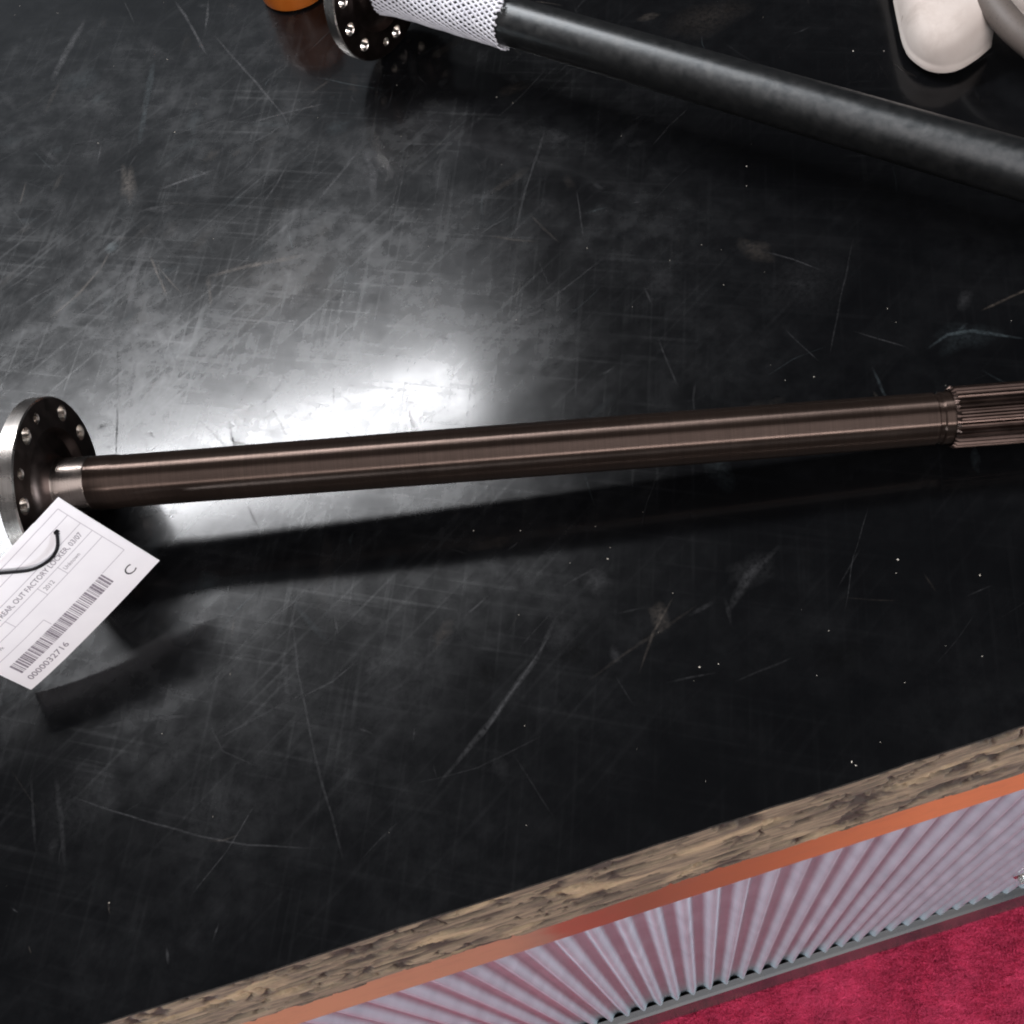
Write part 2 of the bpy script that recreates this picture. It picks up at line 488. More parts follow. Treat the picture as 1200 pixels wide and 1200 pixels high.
# ---- scratches, scuffs and grit lying on the sheet
MARKS=[([(-136.2,763.9),(-126.6,720.9),(-119.0,678.4)],2.27,0.40,'g'),([(-109.0,749.5),(-112.6,727.6),(-116.9,711.2)],2.11,0.40,'g'),([(-110.7,703.4),(-93.4,650.2),(-78.0,602.7),(-71.1,579.2),(-70.2,561.1)],1.78,0.34,'g'),([(-100.9,585.6),(-69.6,584.4),(-37.7,579.9)],1.53,0.30,'g'),([(-160.8,600.5),(-137.9,600.4),(-116.2,601.0)],1.29,0.22,'g'),([(-212.8,777.6),(-227.1,751.8),(-247.1,709.6)],6.42,0.38,'g'),([(-178.9,786.6),(-172.6,749.5)],1.29,0.20,'g'),([(-173.2,546.9),(-154.2,547.4),(-129.9,548.2)],2.61,0.45,'g'),([(-144.7,556.0),(-134.4,543.8)],1.37,0.35,'g'),([(-189.8,530.7),(-172.6,528.3)],4.30,0.30,'g'),([(-161.2,695.4),(-171.9,651.9),(-183.1,601.2)],4.77,0.20,'b'),([(-212.9,502.2),(-222.3,486.7),(-239.7,470.1),(-263.5,454.4)],2.05,0.45,'t'),([(-185.6,502.2),(-197.0,475.7),(-206.8,435.2)],4.83,0.34,'g'),([(-186.2,483.6),(-182.3,461.0),(-177.8,440.4)],1.79,0.40,'t'),([(-183.0,472.1),(-175.5,455.6),(-167.7,438.5)],1.30,0.34,'t'),([(-180.5,437.6),(-156.9,437.1)],1.39,0.40,'g'),([(-75.0,532.9),(-87.8,513.9),(-101.8,497.9)],1.48,0.26,'g'),([(-63.3,483.9),(-43.4,502.4),(-22.7,523.2)],2.03,0.40,'g'),([(-21.5,522.6),(-20.6,496.4),(-25.4,464.9)],5.50,0.28,'g'),([(-10.5,508.1),(-6.1,493.2)],1.82,0.35,'g'),([(-150.7,447.3),(-120.5,444.9),(-76.2,436.9)],3.49,0.34,'t'),([(-148.7,448.9),(-149.6,418.9)],2.91,0.22,'t'),([(-297.8,434.3),(-254.7,447.5),(-211.5,451.6)],3.46,0.32,'g'),([(-298.2,419.2),(-243.8,425.8),(-169.3,419.4)],2.85,0.30,'g'),([(-296.2,493.5),(-277.0,502.0),(-256.0,514.3)],1.56,0.30,'g'),([(-192.1,448.9),(-189.9,411.1),(-184.3,365.7)],2.91,0.30,'g'),([(-188.2,451.3),(-176.0,362.3)],1.75,0.22,'g'),([(-204.5,395.9),(-213.3,363.1)],2.80,0.30,'g'),([(-153.0,383.6),(-166.5,359.9)],2.22,0.30,'g'),([(-296.8,471.6),(-258.9,483.3),(-234.3,494.5)],1.18,0.25,'g'),([(48.1,331.3),(72.9,339.2),(99.6,351.9)],1.28,0.20,'g'),([(29.9,326.6),(58.6,329.0)],1.60,0.32,'g'),([(104.3,483.1),(73.7,430.8),(52.3,386.8)],1.79,0.20,'g'),([(104.9,395.6),(120.4,394.4)],2.24,0.34,'b'),([(135.9,391.4),(142.4,390.1)],1.12,0.30,'g'),([(106.6,418.2),(97.2,373.3)],1.14,0.20,'g'),([(72.8,268.4),(79.2,268.5),(85.5,271.3)],1.53,0.34,'g'),([(114.9,281.8),(114.0,241.8)],1.03,0.18,'g'),([(186.5,258.8),(194.8,228.6)],0.91,0.20,'g'),([(250.5,306.8),(224.7,267.0),(201.2,229.2)],1.05,0.15,'g'),([(252.7,214.6),(268.2,220.0),(282.1,216.8),(304.4,201.0)],2.44,0.32,'b'),([(273.0,219.3),(282.7,223.2)],1.96,0.25,'b'),([(220.6,214.8),(218.7,195.2),(218.0,183.1)],1.95,0.22,'b'),([(221.5,242.1),(244.7,219.2)],1.00,0.24,'g'),([(273.4,191.9),(279.1,181.5),(284.6,174.9)],1.44,0.22,'b'),([(5.1,127.7),(-11.4,109.0),(-43.9,83.6),(-78.6,59.6)],2.72,0.20,'g'),([(0.4,120.0),(-53.1,74.9)],1.08,0.22,'g'),([(66.9,118.2),(49.4,101.9),(35.1,83.2)],1.35,0.18,'t'),([(89.5,100.9),(108.8,116.7),(129.2,126.3)],4.42,0.15,'g'),([(69.6,104.9),(85.4,107.4)],3.55,0.18,'g'),([(33.9,147.6),(10.5,142.6)],1.38,0.12,'g'),([(91.4,108.4),(87.8,91.9)],2.23,0.12,'g'),([(33.9,118.5),(49.9,117.0)],1.35,0.14,'g'),([(46.6,74.4),(72.6,71.3)],1.29,0.12,'g'),([(-268.6,116.4),(-246.3,100.9),(-224.4,87.1),(-201.0,72.9),(-177.8,61.2),(-142.0,48.3)],0.99,0.22,'g'),([(-133.6,188.7),(-136.7,142.0),(-136.1,93.0),(-131.4,37.3)],1.43,0.15,'g'),([(-142.5,159.5),(-145.4,124.9)],3.26,0.10,'g'),([(-104.7,138.2),(-119.4,132.0),(-141.7,127.6)],1.10,0.18,'g'),([(-111.3,168.8),(-111.7,156.7)],1.41,0.24,'g'),([(-166.3,188.3),(-169.7,175.4)],0.95,0.40,'t'),([(-188.9,119.9),(-163.5,125.0),(-133.9,130.9)],1.35,0.10,'g'),([(-187.7,129.2),(-183.2,113.2),(-168.3,99.8)],1.09,0.13,'g'),([(-274.8,133.6),(-273.1,104.8),(-272.8,77.8)],2.73,0.10,'g'),([(-288.7,133.3),(-287.7,91.3)],1.82,0.09,'g'),([(-204.1,165.1),(-219.5,134.9)],1.40,0.10,'g'),([(-256.9,149.8),(-228.1,145.2),(-192.9,136.9)],2.31,0.10,'g'),([(-223.9,25.3),(-224.3,17.4)],2.06,0.34,'g'),([(-196.5,29.1),(-201.9,20.7)],1.03,0.20,'g'),([(-302.2,68.8),(-297.9,64.1)],0.86,0.30,'g'),([(-293.2,46.8),(-292.5,42.5)],0.84,0.40,'t'),([(-251.3,55.8),(-251.0,49.0)],1.27,0.40,'t'),([(-77.5,71.5),(-77.6,63.8)],0.86,0.16,'g'),([(23.6,87.1),(28.0,66.5)],0.87,0.10,'g'),([(145.9,94.0),(167.9,112.1)],0.88,0.10,'g'),([(202.4,68.8),(219.0,70.3)],0.86,0.12,'g'),([(78.6,63.5),(111.3,66.6)],1.03,0.10,'g'),([(-91.7,64.8),(-56.4,62.3),(-18.8,68.2)],0.86,0.08,'g'),([(-124.6,36.0),(-99.7,49.6)],0.83,0.08,'g'),([(-37.6,65.2),(-26.8,26.4)],0.86,0.07,'g'),([(-150.6,325.6),(-150.7,313.4),(-150.4,300.0)],1.70,0.75,'d'),([(-168.6,329.3),(-161.0,314.8),(-155.0,302.4)],1.07,0.50,'d'),([(-220.8,363.2),(-222.6,342.3),(-225.3,316.4)],1.42,0.65,'d'),([(-215.8,415.7),(-220.3,363.0)],0.91,0.30,'d'),([(-31.4,332.7),(-38.4,331.9),(-43.7,325.6)],1.07,0.60,'d'),([(-81.2,317.1),(-75.7,308.0),(-72.0,299.1)],1.06,0.60,'d'),([(-90.8,322.3),(-99.0,320.1)],0.96,0.50,'d'),([(-123.1,316.0),(-134.3,315.0)],1.06,0.50,'d'),([(-41.2,287.5),(-41.5,274.4)],2.07,0.50,'d'),([(-148.8,258.6),(-146.6,249.2),(-143.9,239.1)],1.21,0.65,'d'),([(-202.4,334.4),(-199.1,328.3)],2.14,0.55,'d'),([(-204.1,328.9),(-204.7,317.1)],1.07,0.45,'d'),([(-183.2,349.6),(-172.4,344.6)],0.87,0.35,'d'),([(-82.0,324.3),(-85.4,306.5)],0.74,0.35,'d'),([(-232.9,334.1),(-225.3,330.4)],1.07,0.40,'d'),([(-82.8,288.7),(-78.9,281.3)],1.24,0.50,'d'),([(-110.0,311.5),(-118.3,311.4)],1.05,0.40,'d'),([(-125.1,331.3),(-128.7,315.5)],0.86,0.30,'d'),]
BLOBS=[((-195.3,563.5),6.9,23.1,0.34,'t'),((-212.7,503.8),6.0,5.6,0.55,'b'),((-172.9,525.7),8.6,5.6,0.20,'g'),((31.2,139.4),8.2,8.4,0.16,'g'),((55.5,109.9),5.3,9.2,0.20,'t'),((109.5,118.6),14.4,10.3,0.10,'g'),((7.0,104.6),9.8,7.1,0.55,'d'),((-38.7,108.4),7.6,6.7,0.50,'d'),((130.9,59.8),14.5,10.8,0.40,'d'),((27.6,96.5),3.5,5.1,0.14,'g'),((-237.0,214.4),19.5,14.0,0.08,'g'),((-264.2,111.2),26.8,25.7,0.05,'g'),((-24.0,498.0),13.2,20.8,0.14,'g'),((-132.3,366.2),43.9,31.6,0.06,'g'),((-100.0,421.4),51.4,39.4,0.10,'t'),((-217.7,617.6),32.5,44.8,0.07,'g'),((206.4,560.7),8.8,4.3,0.22,'t'),((244.9,540.6),37.1,21.3,0.08,'t'),((92.9,531.6),16.0,6.4,0.12,'t'),((47.1,389.1),33.5,32.1,0.06,'g'),((209.4,287.8),36.2,23.8,0.05,'g'),((275.9,214.8),19.5,11.2,0.10,'b'),((-84.0,119.0),40.5,31.0,0.05,'g'),((-146.7,140.3),41.2,31.6,0.05,'g'),((-193.3,79.4),39.0,24.9,0.05,'g'),((-231.7,349.3),3.8,3.7,0.50,'d'),((-36.0,550.5),12.5,8.6,0.12,'b'),((-222.6,698.5),20.5,15.7,0.12,'b'),((-166.1,500.5),18.1,9.7,0.10,'g'),]
SPECKS=[(44.1,156.5),(40.7,150.6),(181.4,98.8),(177.3,92.0),(214.9,77.3),(196.0,37.7),(155.9,37.1),(132.7,13.5),(117.3,6.9),(116.2,9.0),(75.0,75.2),(65.5,76.6),(-24.5,193.1),(0.5,183.8),(-250.9,54.8),(89.6,517.6),(80.5,528.9),(6.4,520.6),(164.6,339.5),(165.6,303.8),(214.9,390.9),(208.5,374.7),(246.0,249.6),(246.1,238.6),(304.4,215.4),(168.7,237.3),(172.2,224.2),(188.1,220.3),(97.3,366.1),(108.6,309.3),(142.3,335.5),(319.9,461.6),(337.9,452.5),(-9.9,302.0),(15.3,575.0),(-173.6,154.6),(-214.9,133.4),(-140.2,480.3),(-151.0,690.2),(-134.6,626.3),(-214.3,618.0),(-154.5,602.4)]

KEY = {'g': (.095, .095, .10), 't': (.125, .10, .08), 'b': (.085, .11, .12), 'd': (.004, .004, .004)}
mv = []; mf = []; mc = []
zc = [0.00010]
def stroke(pts, w, al, key, seg=None):
    P = [Vector((p[0], p[1])) for p in pts]
    # resample with a slight wobble
    Q = []
    for a, b_ in zip(P[:-1], P[1:]):
        k = max(1, int((b_ - a).length / .006))
        for i in range(k): Q.append(a.lerp(b_, i / k))
    Q.append(P[-1])
    n = len(Q)
    if n < 3: Q = [P[0], P[0].lerp(P[-1], .5), P[-1]]; n = 3
    base = len(mv); z = zc[0]; zc[0] = .00008 + (zc[0] - .00008 + .0000013) % .00032
    c = KEY[key]; ph = random.random() * 50
    for i, q in enumerate(Q):
        d = (Q[min(i + 1, n - 1)] - Q[max(i - 1, 0)])
        d = d.normalized() if d.length > 0 else Vector((1, 0))
        nn = Vector((-d.y, d.x))
        q = q + nn * (.0006 * noise.noise(Vector((ph, i * .35, 0))))
        t = i / (n - 1)
        fade = min(1, 5 * t, 5 * (1 - t)) ** .7
        ww = w * (.55 + .45 * fade) * (1 + .5 * noise.noise(Vector((ph + 9, i * .5, 0))))
        aa = al * fade * (.8 + .5 * noise.noise(Vector((ph + 20, i * .6, 0))))
        for k, (off, am) in enumerate(((-1, 0), (-.35, 1), (.35, 1), (1, 0))):
            o = q + nn * (off * ww * .62)
            mv.append((o.x, o.y, z)); mc.append((*c, max(0, min(1, aa * am))))
    for i in range(n - 1):
        for k in range(3):
            a = base + i * 4 + k
            mf.append((a, a + 1, a + 5, a + 4))
def blob(c, rx, ry, al, key, rot=0.0):
    base = len(mv); z = zc[0]; zc[0] = .00008 + (zc[0] - .00008 + .0000013) % .00032
    col = KEY[key]; ph = random.random() * 50; n = 28; rings = 5
    mv.append((c[0], c[1], z)); mc.append((*col, al))
    for r in range(1, rings + 1):
        for k in range(n):
            t = 2 * PI * k / n
            f = (r / rings) * (1 + .45 * noise.noise(Vector((math.cos(t) * 1.4 + ph, math.sin(t) * 1.4, 0))))
            x, y = math.cos(t) * f * rx, math.sin(t) * f * ry
            x, y = x * math.cos(rot) - y * math.sin(rot), x * math.sin(rot) + y * math.cos(rot)
            mv.append((c[0] + x, c[1] + y, z)); mc.append((*col, al * (1 - r / rings) ** .8))
    for k in range(n): mf.append((base, base + 1 + k, base + 1 + (k + 1) % n))
    for r in range(rings - 1):
        for k in range(n):
            a = base + 1 + r * n
            mf.append((a + k, a + n + k, a + n + (k + 1) % n, a + (k + 1) % n))
for pts, w, al, key in MARKS: stroke([(p[0] / 1000, p[1] / 1000) for p in pts], w / 1000, al, key)
for c, rx, ry, al, key in BLOBS: blob((c[0] / 1000, c[1] / 1000), rx / 1000, ry / 1000, al, key)
# everyday fine scratches in a few preferred directions
for i in range(620):
    if i < 380: x, y = random.gauss(-.16, .14), random.gauss(.44, .16)
    else: x, y = random.uniform(-.55, .6), random.uniform(.03, .9)
    if y < .012 or y > .95: continue
    a = random.choice((.15, .45, .55, 1.1, 1.35, 1.9, 2.5)) + random.gauss(0, .2)
    l = abs(random.gauss(0, .028)) + .005
    bend = random.gauss(0, .12)
    d0 = Vector((math.cos(a), math.sin(a))); d1 = Vector((math.cos(a + bend), math.sin(a + bend)))
    p0 = Vector((x, y)); p1 = p0 + d0 * l * .5; p2 = p1 + d1 * l * .5
    if p2.y < .01 or p1.y < .01: continue
    if i % 5 == 0 and x < .08: stroke([p0, p1, p2], random.uniform(.003, .008), random.uniform(.03, .09), random.choice('ggtb'))
    else: stroke([p0, p1, p2], random.choice((.0005, .0008, .0012, .0018)), random.choice((.05, .08, .12, .2, .3)), random.choice('ggggtb'))
for i in range(170):
    x, y = (random.gauss(-.15, .15), random.gauss(.42, .17)) if i < 110 else (random.uniform(-.5, .55), random.uniform(.06, .85))
    if y < .06: continue
    blob((x, y), random.uniform(.003, .022), random.uniform(.002, .010), random.uniform(.04, .14), random.choice('gggtb'), random.choice((.4, 1.3, 2.2)) + random.gauss(0, .3))
marks = to_counter(pydata('scuff_marks', mv, mf, MAT_MARK, counter, False))
marks['kind'] = 'stuff'
ca = marks.data.color_attributes.new('mark', 'FLOAT_COLOR', 'POINT')
ca.data.foreach_set('color', [q for c in mc for q in c])

# grit
gv = []; gf = []
def grain(x, y, r):
    b0 = len(gv)
    for k in range(5):
        t = 2 * PI * k / 5 + random.random()
        rr = r * random.uniform(.6, 1.2)
        gv.append((x + rr * math.cos(t), y + rr * math.sin(t), .0002))
    gv.append((x + r * random.uniform(-.3, .3), y + r * random.uniform(-.3, .3), .0002 + r * random.uniform(.6, 1)))
    for k in range(5): gf.append((b0 + k, b0 + (k + 1) % 5, b0 + 5))
for x, y in SPECKS: grain(x / 1000, y / 1000, random.uniform(.00025, .0006))
for i in range(130):
    grain(random.uniform(-.4, .5), random.uniform(.01, .85), random.uniform(.00010, .00032))
gr_o = to_counter(pydata('grit', gv, gf, MAT_GRAIN, counter, False)); gr_o['kind'] = 'stuff'

# ------------------------------------------------------------------ axle shafts
def axle_frame(a, b):
    a, b = Vector(a), Vector(b)
    x = (b - a).normalized()
    z = Vector((0, 0, 1)); z = (z - x * z.dot(x)).normalized(); y = z.cross(x)
    m = Matrix((x, y, z)).transposed().to_4x4(); m.translation = a
    return m

def flange_mesh(name, R, Rin, T, holes, mats, parent):
    """annular plate, front face at s=0, back at s=-T, drilled holes (angle deg, radius of circle, hole radius)"""
    bm = bmesh.new()
    def ring(cy, cz, r, s, n):
        return [bm.verts.new((s, cy - r * math.sin(2 * PI * k / n), cz + r * math.cos(2 * PI * k / n))) for k in range(n)]
    def loop_edges(vs): return [bm.edges.get((vs[i], vs[(i + 1) % len(vs)])) or bm.edges.new((vs[i], vs[(i + 1) % len(vs)])) for i in range(len(vs))]
    def bridge(A, B, mi):
        n = len(A)
        for i in range(n):
            f = bm.faces.new((A[i], A[(i + 1) % n], B[(i + 1) % n], B[i])); f.material_index = mi; f.smooth = True
    NO = 120; ch = .0008
    spec = [(0, 0, R, NO, +1), (0, 0, Rin, 72, -1)]
    fr, bk = [], []
    f_edges, b_edges = [], []
    r0 = ring(0, 0, R - ch, 0, NO); r1 = ring(0, 0, R, -ch, NO); r2 = ring(0, 0, R, -T + ch, NO); r3 = ring(0, 0, R - ch, -T, NO)
    bridge(r0, r1, 1); bridge(r1, r2, 1); bridge(r2, r3, 1)
    f_edges += loop_edges(r0); b_edges += loop_edges(r3)
    i0 = ring(0, 0, Rin, 0, 72); i1 = ring(0, 0, Rin, -T, 72)
    bridge(i0, i1, 0); f_edges += loop_edges(i0); b_edges += loop_edges(i1)
    for ang, rc, rh in holes:
        t = math.radians(ang); cy, cz = -rc * math.sin(t), rc * math.cos(t)
        h0 = ring(cy, cz, rh + .0005, 0, 24); h1 = ring(cy, cz, rh, -.0007, 24); h2 = ring(cy, cz, rh, -T, 24)
        bridge(h0, h1, 2); bridge(h1, h2, 2)
        f_edges += loop_edges(h0); b_edges += loop_edges(h2)
    for es in (f_edges, b_edges):
        bmesh.ops.triangle_fill(bm, use_beauty=True, use_dissolve=False, edges=es, normal=(1, 0, 0))
    o = from_bm(name, bm, mats, parent)
    o.data.set_sharp_from_angle(angle=math.radians(30))
    return o

def spline_part(name, s0, s1, R, r, n, mat, parent):
    per = 8
    prof = []
    for k in range(n * per):
        ph = (k % per) / per
        f = 1 if ph < .30 else (1 - (ph - .30) / .16 if ph < .46 else (0 if ph < .76 else (ph - .76) / .24))
        prof.append(r + (R - r) * f)
    vs = []; fs = []
    m = n * per
    for s, sc in ((s0, 0.0), (s0 + .0018, 1.0), (s1 - .001, 1.0), (s1, .2)):
        for k in range(m):
            t = 2 * PI * k / m
            rr = r * .985 + (prof[k] - r * .985) * sc
            vs.append((s, -rr * math.sin(t), rr * math.cos(t)))
    for i in range(3):
        for k in range(m):
            k2 = (k + 1) % m
            fs.append((i * m + k, i * m + k2, (i + 1) * m + k2, (i + 1) * m + k))
    fs.append(tuple(3 * m + k for k in range(m)))
    return pydata(name, vs, fs, mat, parent, False)

A1 = (-0.23597, 0.27383, 0.0502); B1 = (0.26992, 0.14698, 0.0210)
ax1 = thing('axle_shaft', 'brown turned steel axle shaft lying across the counter with a paper tag at its flange', 'axle shaft', mat=axle_frame(A1, B1))
RH, RS = .0042, .0026
holes1 = [(-8.4, .042, RH), (-29.6, .042, RS), (-70.5, .042, RH), (-101.3, .042, RH), (-132, .042, RH), (168, .042, RH), (137, .042, RS), (106, .042, RH), (75, .042, RH), (45, .042, RH), (22, .042, RS)]
flange_mesh('flange', .0500, .0330, .0096, holes1, [MAT_FACE, MAT_MACHINED, MAT_MACHINED], ax1)
lathe('hub', [(0.0, .0331), (-.0014, .0326), (-.0050, .0305), (-.0062, .0270), (-.0058, .0225), (-.0040, .0190), (-.0012, .0167), (.0012, .0158)], MAT_FACE, ax1, 80)
lathe('pilot_boss', [(-.0097, .0332), (-.0097, .026), (-.0165, .0255), (-.0172, .0245), (-.0172, .004), (-.012, .001)], MAT_MACHINED, ax1, 64)
lathe('neck', [(.0012, .0158), (.0022, .0154), (.0185, .0154), (.0192, .0150)], MAT_NECK, ax1, 80)
lathe('shaft', [(.0192, .0150), (.0202, .0149), (.0215, .0153), (.0330, .0152), (.0360, .0147), (.080, .0147), (.20, .0149), (.34, .0146), (.44, .0141), (.4755, .0138),
                (.4763, .0130), (.4783, .0130), (.4792, .0138), (.4830, .0139), (.4850, .0139)], MAT_SHAFT, ax1, 96)
spline_part('spline', .4836, .585, .0163, .0150, 30, MAT_SPLINE, ax1)

A2 = (0.0262, 0.61664, 0.0532); B2 = (0.33629, 0.28237, 0.0420)
ax2 = thing('axle_shaft', 'blue black forged axle shaft at the back of the counter, partly in white netting', 'axle shaft', mat=axle_frame(A2, B2))
holes2 = [(70.9, .0425, RH), (100, .0425, RH), (130, .0425, RH), (165.6, .0425, RS), (184, .0425, RH), (215, .0425, RH), (246, .0425, RH), (277, .0425, RS), (308, .0425, RH), (339, .0425, RH), (40, .0425, RH), (10, .0425, RS)]
flange_mesh('flange', .0530, .0330, .0096, holes2, [MAT_FACE, MAT_MACHINED, MAT_MACHINED], ax2)
lathe('hub', [(0.0, .0331), (-.0014, .0326), (-.0050, .0305), (-.0062, .0270), (-.0058, .0225), (-.0040, .0190), (-.0012, .0167), (.0012, .0160)], MAT_FACE, ax2, 80)
lathe('pilot_boss', [(-.0097, .0332), (-.0097, .026), (-.0165, .0255), (-.0172, .0245), (-.0172, .004), (-.012, .001)], MAT_MACHINED, ax2, 64)
lathe('shaft', [(.0012, .0160), (.02, .0158), (.10, .0158), (.30, .0162), (.50, .0164), (.66, .0162), (.67, .0150)], MAT_FORGED, ax2, 96)
spline_part('spline', .6695, .76, .0166, .0152, 30, MAT_SPLINE, ax2)
lathe('bearing_collar', [(.600, .0163), (.600, .0385), (.618, .0385), (.618, .0163)], MAT_FORGED, ax2, 64)

# netting slipped over the second shaft
net = thing('netting_sleeve', 'white plastic netting sleeve wrapped round the rear axle shaft beside its flange', 'netting', mat=axle_frame(A2, B2))
def net_r(s):
    e = max(0, (s - .096) / .013)
    st = max(0, (.030 - s) / .026)
    return .0176 + .0006 * e * e + .0016 * st * st
vs = []; fs = []
NS = 30; S0, S1 = .005, .109; LEAD = .0064 * NS
for dirn in (1, -1):
    for k in range(NS):
        m = 70; base = len(vs)
        for i in range(m + 1):
            s = S0 + (S1 - S0) * i / m
            t = 2 * PI * (k / NS + dirn * (s - S0) / LEAD) + .05 * noise.noise(Vector((s * 50, k * 3.1, dirn)))
            r = net_r(s) + .0004 * noise.noise(Vector((s * 60, k * 1.7, dirn * 5))) + (.00025 if dirn > 0 else -.00025)
            rad = Vector((0, -math.sin(t), math.cos(t))); tan = Vector((0, -math.cos(t), -math.sin(t)))
            d = (Vector((LEAD, 0, 0)) + tan * (dirn * 2 * PI * r)).normalized()
            w = rad.cross(d).normalized()
            c = Vector((s, 0, 0)) + rad * r
            if i == m: c = c + Vector((random.uniform(-.001, .002), 0, 0)) + rad * .0004
            for q in range(6):
                a = 2 * PI * q / 6
                vs.append(c + w * (.00090 * math.cos(a)) + rad * (.00055 * math.sin(a)))
        for i in range(m):
            for q in range(6):
                q2 = (q + 1) % 6; a = base + i * 6
                fs.append((a + q, a + q2, a + 6 + q2, a + 6 + q))
        fs.append(tuple(base + q for q in range(5, -1, -1))); fs.append(tuple(base + m * 6 + q for q in range(6)))
pydata('net_strands', vs, fs, MAT_NET, net)

# ------------------------------------------------------------------ stock tag
TL0 = Vector((-0.2843, 0.17954, 0.00351)); TU = Vector((0.88762, 0.36058, 0.28655)).normalized(); TV = Vector((-0.39176, 0.26395, 0.88139)).normalized(); TN = TU.cross(TV).normalized()
tag = thing('stock_tag', 'white printed stock tag with barcode leaning on the axle flange', 'tag', TL0)
TM = Matrix((TU, TV, TN)).transposed().to_4x4(); TM.translation = TL0
tag.matrix_world = TM
W, H = .104, .065
def bend(u, v):
    a = max(0, (.030 - u)) / .030
    c = max(0, (u - .030)) / .070
    return -.0030 * a * a + .0012 * math.sin(PI * min(1, max(0, (u - .02) / .08))) - .0016 * max(0, (v - .045) / .02) ** 2 * (1 if u < .085 else .6)
HU, HV, HR = .0879, .0532, .0017
# card with punched hole
vs = []; fs = []
nu, nv = 80, 52
idx = {}
for i in range(nu + 1):
    for j in range(nv + 1):
        u, v_ = W * i / nu, H * j / nv
        d = math.hypot(u - HU, v_ - HV)
        if d < HR + .0008 and d > 1e-6 and d > HR * .55:
            u, v_ = HU + (u - HU) / d * HR, HV + (v_ - HV) / d * HR
        idx[i, j] = len(vs); vs.append((u, v_, bend(u, v_)))
nfront = len(vs)
vs += [(x, y, z - .0005) for x, y, z in vs]
keep = set()
for i in range(nu):
    for j in range(nv):
        u, v_ = W * (i + .5) / nu, H * (j + .5) / nv
        if math.hypot(u - HU, v_ - HV) < HR * .95: continue
        q = (idx[i, j], idx[i + 1, j], idx[i + 1, j + 1], idx[i, j + 1])
        fs.append(q); fs.append(tuple(nfront + k for k in reversed(q)))
cnt_e = {}
for f in list(fs):
    if f[0] < nfront:
        for k in range(4):
            e = (f[k], f[(k + 1) % 4]); cnt_e[e] = 1
for (a, b_) in list(cnt_e):
    if (b_, a) not in cnt_e: fs.append((b_, a, nfront + a, nfront + b_))
pydata('card', vs, fs, MAT_CARD, tag, True).data.set_sharp_from_angle(angle=math.radians(40))

def strip_mesh(rects, z=.00012):
    vs = []; fs = []
    for (u0, v0, u1, v1) in rects:
        du, dv = u1 - u0, v1 - v0
        k = max(1, int(max(abs(du), abs(dv)) / .003))
        for i in range(k):
            if abs(du) > abs(dv): a = (u0 + du * i / k, v0, u0 + du * (i + 1) / k, v1)
            else: a = (u0, v0 + dv * i / k, u1, v0 + dv * (i + 1) / k)
            b0 = len(vs)
            for (u, v_) in ((a[0], a[1]), (a[2], a[1]), (a[2], a[3]), (a[0], a[3])): vs.append((u, v_, bend(u, v_) + z))
            fs.append((b0, b0 + 1, b0 + 2, b0 + 3))
    return vs, fs
lw = .00018
def hl(u0, u1, v_): return (u0 / 1000, v_ / 1000 - lw, u1 / 1000, v_ / 1000 + lw)
def vl(u, v0, v1): return (u / 1000 - lw, v0 / 1000, u / 1000 + lw, v1 / 1000)
rects = [hl(4, 98.8, 61.3), vl(98.8, 19.6, 61.3), hl(4, 98.8, 55.4), hl(4, 98.8, 47.6), hl(4, 98.8, 40.2), hl(4, 98.8, 33.8), hl(81.5, 98.8, 19.6), vl(71.9, 33.8, 40.2), vl(56.1, 33.8, 40.2),
         vl(31, 33.8, 40.2), hl(4, 42.2, 25.4), vl(42.2, 20.4, 25.4), vl(4, 25.4, 61.3)]
v_, f_ = strip_mesh(rects); pydata('ruled_lines', v_, f_, MAT_INK, tag, False)
rng = random.Random(32716)
rects = []; u = 7.4
while u < 81:
    wv = rng.choice((.35, .35, .7, .7, 1.05, 1.4)); 
    rects.append((u / 1000, .0116, min(u + wv, 81.5) / 1000, .0196)); u += wv + rng.choice((.3, .3, .6, .6, .9))
v_, f_ = strip_mesh(rects); pydata('barcode', v_, f_, MAT_INK_MID, tag, False)

def text_part(name, body, u, v_, size, width, mat, bold=0.0):
    cu = bpy.data.curves.new(name, 'FONT'); cu.body = body; cu.size = size; cu.offset = bold
    cu.resolution_u = 3
    t = bpy.data.objects.new(name + '_tmp', cu); COL.objects.link(t)
    dg = bpy.context.evaluated_depsgraph_get(); dg.update()
    me = bpy.data.meshes.new_from_object(t.evaluated_get(dg))
    bpy.data.objects.remove(t); bpy.data.curves.remove(cu)
    xs = [q.co.x for q in me.vertices]
    x0, x1 = min(xs), max(xs); k = width / (x1 - x0) if width else 1
    for q in me.vertices:
        x, y = u + (q.co.x - x0) * k, v_ + q.co.y
        q.co = (x, y, bend(x, y) + .00014)
    me.materials.clear(); me.materials.append(mat); me.name = name
    return link(name, me, tag)
text_part('printed_text', 'LN REAR, OUT FACTORY LOCKER, 03/07', .0262, .0424, .0042, .0680, MAT_INK_MID, .00003)
text_part('printed_text', '2012', .0577, .0357, .0036, .0066, MAT_INK_MID)
text_part('printed_text', 'Unknown', .0732, .0359, .0032, .0112, MAT_INK_MID)
text_part('printed_text', 'Wk', .0125, .0297, .0030, .0045, MAT_INK_MID)
text_part('printed_text', 'FOR', .0400, .0570, .0034, .0075, MAT_INK_MID)
text_part('stock_number', '0000032716', .0063, .0045, .0050, .0305, MAT_INK_MID, .00004)
text_part('grade_letter', 'C', .0880, .0066, .0078, .0058, MAT_INK_DARK, .0)

